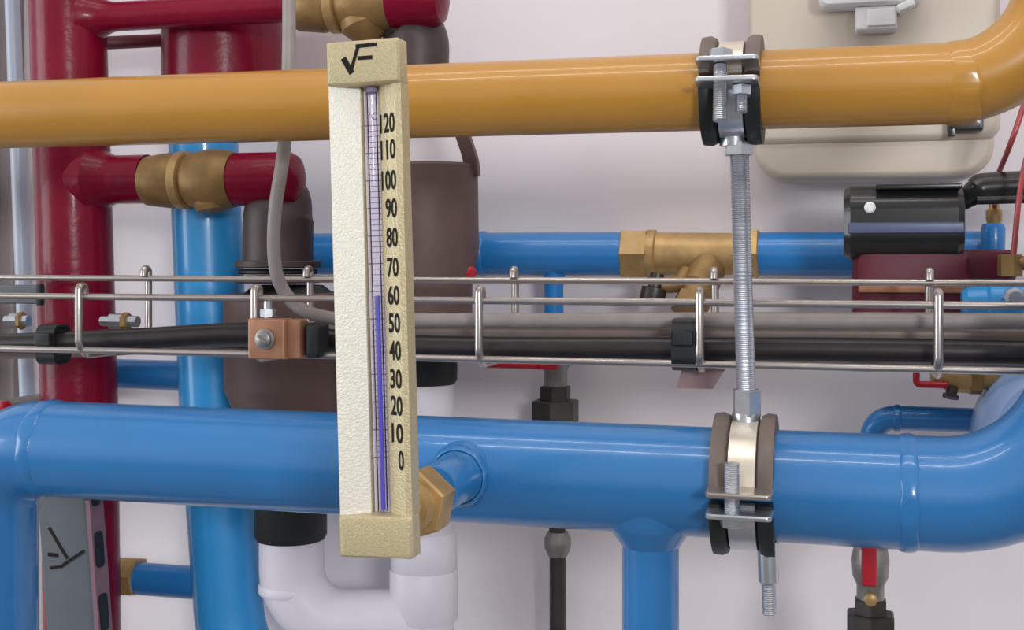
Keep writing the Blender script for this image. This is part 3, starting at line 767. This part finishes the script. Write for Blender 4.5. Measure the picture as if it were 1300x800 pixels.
mb = MB(); c = at(1146, 240, YQ - r * .7); mb.box(V((p0.x + Lx * .62, YQ - r * .55, zc_ + r * .93)), (Lx * .7, r * .9, .004), .001); mb.build('lid', 'blackpl', root)
mb = MB(); c = V((p0.x + Lx * .22, YQ - r + .0005, zc_ + .011)); mb.rev(c, -Y, [(0, 7 * s), (.002, 7 * s), (.003, 5 * s)], 20); mb.build('cap_screw', 'smudge', root)
# body
q0 = at(1082, 390, YQ + .02); q1 = at(1226, 390, YQ + .02); zt_ = at(1150, 326, YQ + .02).z; zb2 = at(1150, 457, YQ + .02).z
mb = MB(); mb.prism(rrect(q1.x - q0.x, zt_ - zb2 + .012, .012, 6), .075, lambda a, b, d: V(((q0.x + q1.x) / 2 + a, YQ - .02 + d, (zt_ + zb2 + .006) / 2 + b)), .007); mb.build('pump_body', 'wine', root)
q2 = at(1278, 350, YQ + .02); mb = MB(); z1_ = at(1250, 317, YQ + .02).z; z2_ = at(1250, 356, YQ + .02).z
mb.prism(rrect(q2.x - q1.x + .03, z1_ - z2_, .006, 5), .05, lambda a, b, d: V(((q1.x + q2.x) / 2 - .010 + a, YQ - .008 + d, (z1_ + z2_) / 2 + b)), .004); mb.build('shoulder', 'wine', root)
mb = MB(); ca = at(1079, 350, YQ - .015); mb.box(V(((q0.x + q1.x) / 2, YQ - .021, at(1150, 366, YQ - .02).z)), ((q1.x - q0.x) * .9, .004, 12 * s), .001); mb.build('name_band', 'copper', root)
# black cable gland and lead to the right
mb = MB(); pts = spline([V((p1.x - .004, YQ + .004, zc_ + r * .45)), at(1240, 243, YQ), at(1262, 238, YQ), at(1400, 232, YQ)], 6)
n = len(pts); mb.tube(pts, [.006 + .0055 * min(1, i / 8) for i in range(n)], 20); mb.build('lead', 'blackpl', root)
mb = MB(); mb.tube([at(1240, 254, YQ - .008), at(1400, 250, YQ - .008)], .0035, 14); mb.build('lead', 'blackpl', root)

# capillary tubes and small fittings right of the pump
def cap_tube(pts, lab):
    mb = MB(); mb.tube(spline(pts, 8), .0021, 12); return tag(mb.build('capillary_tube', 'capillary'), lab, 'tube', 'capillary tubes')
cap_tube([at(1340, -80, -.15), at(1315, 80, -.16), at(1296, 145, -.16), at(1282, 185, -.155), at(1264, 232, -.10), at(1263, 262, -.075)], 'thin red capillary tube slanting from the yellow bend down behind the black lead')
cap_tube([at(1350, -40, -.16), at(1330, 130, -.175), at(1305, 195, -.175), at(1294, 250, -.172), at(1287, 322, -.165)], 'thin red capillary tube nearest the right edge, crossing the black lead')
c = at(1262, 255, -.07); s = k(1262, -.07)
root = thing('blue_probe_pocket', at(1261, 318, -.07), 'small blue stub with a brass top standing right of the black motor head', 'pipe fitting')
mb = MB(); mb.rev(at(1261, 284, -.07), -Z, [(0, 13 * s), (.004, 15 * s), (36 * s, 14 * s)], 24); mb.build('stub', 'backblue', root)
mb = MB(); mb.rev(at(1262, 256, -.07), -Z, [(0, 6 * s), (10 * s, 7 * s), (11 * s, 10 * s), (22 * s, 10 * s), (30 * s, 8 * s)], 16); mb.build('gland', 'brass', root, 25)
c = at(1282, 334, -.165); s = k(1282, -.165)
root = thing('probe_gland', c - Z * 17 * s, 'small dull brass gland at the right edge, on the wine red pump shoulder', 'pipe fitting')
mb = MB(); hexnut(mb, c - Z * 17 * s, Z, 15 * s, 28 * s, .2); mb.build('gland_body', 'brassdull', root, 25)
mb = MB(); mb.rev(c + X * .006, X, [(0, 9 * s), (22 * s, 9 * s), (23 * s, 6 * s)], 18); mb.build('gland_arm', 'brassdull', root)

# blue valve body behind the tray at the right edge, pale blue housing below it
c = at(1275, 385, -.165); s = k(1275, -.165)
root = thing('blue_valve', c - Z * 30 * s, 'bright blue valve body behind the tray wires at the right edge', 'valve')
mb = MB(); mb.rev(c - X * 52 * s, X, [(0, 14 * s), (.004, 20 * s), (30 * s, 22 * s), (34 * s, 27 * s), (70 * s, 27 * s), (74 * s, 22 * s), (150 * s, 22 * s)], 30); mb.build('valve_body', 'skyblue', root)
mb = MB(); mb.rev(c + V((.004, -.012, .004)), (.1, -1, .1), [(0, 14 * s), (14 * s, 13 * s), (15 * s, 8 * s), (20 * s, 8 * s)], 8); mb.build('spindle', 'zinc', root, 25)
# housing
YG = -.155; s = k(1300, YG)
c = at(1345, 555, YG)
root = thing('pale_blue_housing', c - Z * .09, 'rounded pale blue pump housing at the right edge above the thick pipe', 'pump')
mb = MB(); R = 104 * s
mb.rev(c + Y * .045, -Y, [(0, R * .8), (.012, R * .96), (.03, R), (.055, R), (.07, R * .94), (.078, R * .80), (.080, R * .5)], 48); mb.build('volute', 'palehousing', root)
mb = MB(); mb.rev(c - Y * .034, -Y, [(0, R * .62), (.006, R * .62), (.008, R * .58)], 40); mb.build('front_plate', 'palehousing', root)
MB().rev(c + Y * .04, Y, [(0, R * .5), (.05, R * .36), (.115, R * .36)], 36).build('rear_neck', 'palehousing', root)
# thin blue pipe with an elbow into the housing
zz = at(1180, 532, YG + .03).z; yy = YG + .03; r = 15.5 * k(1180, yy)
e0 = at(1250, 532, yy); el = V((at(1112, 532, yy).x, yy, zz))
root = thing('thin_blue_pipe', V((el.x, yy, zz - r)), 'thin dark blue pipe with an elbow just above the thick blue pipe at the right', 'pipe')
MB().tube(fillet([V((e0.x + .01, yy, zz)), el, el + V((-.010, .012, -.055)), V((el.x - .010, .01, el.z - .055))], [.017, .016], 10), r, 28).build('pipe_run', 'backblue', root)
weld(root, V((at(1139, 532, yy).x, yy, zz)), X, r, 'backblue', .003, .0012)
# brass valve with red handle at the pale housing
yy = YG - .0; c = at(1215, 478, yy); s = k(1215, yy)
root = thing('brass_ball_valve', c - Z * 22 * s, 'small brass ball valve with a thin red handle left of the pale blue housing', 'valve')
mb = MB(); mb.rev(c - X * 32 * s, X, [(0, 9 * s), (.002, 15 * s), (16 * s, 16 * s), (20 * s, 20 * s), (48 * s, 21 * s), (52 * s, 16 * s), (80 * s, 15 * s)], 26); mb.build('valve_body', 'brass', root)
mb = MB(); hexnut(mb, c + X * 14 * s, X, 23 * s, 16 * s, .2); mb.build('hex_nut', 'brassdull', root, 25)
mb = MB(); mb.rev(c + V((-.004, -.008, -.008)), (-.2, -.3, -1), [(0, 7 * s), (8 * s, 7 * s), (9 * s, 10 * s), (13 * s, 10 * s)], 14); mb.build('spindle', 'darkmetal', root, 25)
mb = MB(); h0 = at(1164, 448, yy - .012); h1 = at(1163, 488, yy - .012)
mb.tube(fillet([h0 + X * .006 + Z * .001, h0, h1, h1 + X * .022], .003, 4), 4.3 * s, 12); mb.build('handle', 'redplain', root)

# lower right shut-off valve with red lever
yy = -.20; s = k(1106, yy); c = lambda py, dx=0: at(1105 + dx, py, yy)
root = thing('shutoff_valve', V((c(800).x, yy, 0)), 'grey shut-off valve with a red lever hanging below the thick blue pipe at the right', 'valve')
xx = c(730).x
mb = MB(); P_ = lambda py: c(730).z - c(py).z
mb.rev(V((xx, yy, c(690).z + .01)), -Z, [(0, 15 * s), (.01, 15 * s), (.013, 21 * s), (.022, 23.5 * s), (.034, 22 * s), (.04, 17 * s), (.05, 17 * s)], 28); mb.build('valve_body', 'pewter', root)
mb = MB(); z1_ = c(690).z + .014; z2_ = c(738).z; mb.box(V((xx - .001, yy - 26 * s, (z1_ + z2_) / 2)), (19 * s, .004, z1_ - z2_), .0015); mb.build('lever', 'redplain', root)
mb = MB(); mb.rev(V((xx, yy - 16 * s, c(755).z)), -Y, [(0, 8 * s), (.006, 8 * s), (.007, 5 * s)], 16); mb.build('lever_screw', 'brass', root)
mb = MB(); hexnut(mb, V((xx, yy, c(785).z)), Z, 22 * s, c(764).z - c(785).z + .002); mb.build('upper_nut', 'darkmetal', root, 25)
mb = MB(); hexnut(mb, V((xx, yy, c(830).z)), Z, 33 * s, c(778).z - c(830).z); mb.build('lower_nut', 'darkmetal', root, 25)
mb = MB(); mb.tube([V((xx, yy, c(825).z)), V((xx, yy, 0))], 20 * s, 24); mb.build('pipe_run', 'darkmetal', root)
mb = MB(); mb.tube([V((xx, yy, c(692).z)), V((xx, yy, c(640).z)), V((xx, YW, c(640).z))], 12 * s, 20); mb.build('inlet_pipe', 'pewter', root)

# ------------------------------------------------------------------ grey slotted duct at lower left with a pen mark
YD = -.215
p0 = at(46, 632, YD); p1 = at(108, 632, YD); q0 = at(58, 800, YD)
lx = (q0.x - p0.x) * .5
root = thing('slotted_duct', V((p0.x + .02, YD + .02, 0)), 'grey slotted cable duct with a black pen mark, below the blue bend', 'cable duct')
w = p1.x - p0.x; h = p0.z; zt_ = p0.z + .004
tilt = lambda z: (p0.x + (q0.x - p0.x) * (p0.z - z) / (p0.z - q0.z)) if z > q0.z - .02 else p0.x + (q0.x - p0.x) * (p0.z - q0.z + .02) / (p0.z - q0.z)
zlow = q0.z - .02
dep = .023
def Q(u, d, z): return V((tilt(z) + u, YD + d, z))
mb = MB(); poly = rrect(w, dep, .003, 4)
vs = []; levels = [zt_, zt_ - .003, p0.z - .05, zlow, 0]
mb.prism(poly, 1, lambda a, b, d: Q(w / 2 + a, dep / 2 + b, zt_ + (0 - zt_) * 0) if d == 0 else Q(w / 2 + a, dep / 2 + b, zlow)); 
mb.prism(poly, 1, lambda a, b, d: Q(w / 2 + a, dep / 2 + b, zlow) if d == 0 else Q(w / 2 + a, dep / 2 + b, 0)); mb.build('channel', 'greypl', root)
mb = MB(); mb.prism([(w - .001, .001), (w + .0035, .001), (w + .0035, dep - .002), (w - .001, dep - .002)], 1, lambda a, b, d: Q(a, b, zt_ - .004 if d == 0 else zlow)); mb.build('side_cover', 'pinkgrey', root)
for y0, y1_ in ((628, 640), (672, 717), (750, 796)):
    za, zb2 = at(115, y0, YD + .015).z, at(115, y1_, YD + .015).z
    mb = MB(); mb.prism(rrect(.012, za - zb2, .004, 4), .0015, lambda a, b, d: Q(w + .0030 + d, dep * .42 + a, (za + zb2) / 2 + b)); mb.build('slot', 'blackrubber', root)
mb = MB()
pl = lambda a, b, d: V((a, YD + d * 2 - .0004, b))
def pp(px, py): q = at(px, py, YD); return (q.x, q.z)
stroke(mb, [pp(63, 671), pp(73, 688), pp(85, 708)], .0024, pl); stroke(mb, [pp(63, 704), pp(72, 705)], .0030, pl)
stroke(mb, [pp(65, 721), pp(78, 719), pp(88, 712), pp(106, 700)], .0024, pl)
mb.build('pen_mark', 'ink', root)

# pale conduit and small red lever at the left edge
mb = MB(); y = -.045; p = at(10, -150, y); q = at(36, 540, y); e_ = at(36, 800, y)
mb.tube([down(e_), e_, q, p, p + (p - q) * .6], 9.5 * k(20, y), 22)
tag(mb.build('conduit', 'conduit'), 'pale grey vertical conduit left of the crimson riser', 'pipe')
mb = MB(); mb.box(at(-5, 520, -.20), (40 * k(0, -.2), .012, .009), .003, Matrix.Rotation(-.35, 3, 'Y'))
p = at(-26, 524, -.20)
root = thing('red_lever', p, 'red valve lever peeping over the blue bend at the left edge', 'lever')
mb.build('grip', 'redplain', root)
MB().rev(p + Y * .004, Y, [(0, .005), (.012, .005), (.013, .008), (.19, .008)], 18).build('spindle', 'pewter', root)

# ------------------------------------------------------------------ light
def area(name, loc, size, energy, col, target, sy=None):
    l = bpy.data.lights.new(name, 'AREA'); l.shape = 'RECTANGLE'; l.size = size; l.size_y = sy or size; l.energy = energy; l.color = col
    o = bpy.data.objects.new(name, l); COL.objects.link(o); o.location = loc
    o.rotation_euler = (V(target) - V(loc)).to_track_quat('-Z', 'Y').to_euler(); return o
area('fluorescent_tube_light', (-.1, -.50, 2.75), 1.5, 3.2, (1, .96, .93), (-.1, -.50, 0), .05)
area('fluorescent_tube_light', (-.1, -1.05, 2.75), 1.5, 5.0, (1, .96, .93), (-.1, -1.05, 0), .05)
area('window_light', (.95, -2.6, 1.80), .4, 22, (.95, .97, 1), (0, -.2, 1.4), .3)
area('side_window_light', (-2.6, -1.5, 1.55), 1.3, 28, (.86, .93, 1), (-.1, 0, 1.35), 1.3)
wd = bpy.data.worlds.new('world'); SC.world = wd; wd.use_nodes = True
nt = wd.node_tree; bg = nt.nodes['Background']
tc = nt.nodes.new('ShaderNodeTexCoord'); sp = nt.nodes.new('ShaderNodeSeparateXYZ'); cr_ = nt.nodes.new('ShaderNodeValToRGB')
nt.links.new(tc.outputs['Generated'], sp.inputs[0])
mr = nt.nodes.new('ShaderNodeMapRange'); mr.inputs['From Min'].default_value = -1; mr.inputs['From Max'].default_value = 1
nt.links.new(sp.outputs['Z'], mr.inputs['Value']); nt.links.new(mr.outputs[0], cr_.inputs[0])
E = cr_.color_ramp.elements
E[0].position = .36; E[0].color = (.10, .095, .095, 1); E[1].position = .85; E[1].color = (.80, .78, .80, 1)
m_ = E.new(.55); m_.color = (.84, .81, .82, 1)
nt.links.new(cr_.outputs[0], bg.inputs[0]); bg.inputs[1].default_value = .8

vs_ = SC.view_settings; vs_.view_transform = 'Standard'; vs_.look = 'None'; vs_.gamma = 1; vs_.exposure = .08; vs_.use_curve_mapping = False
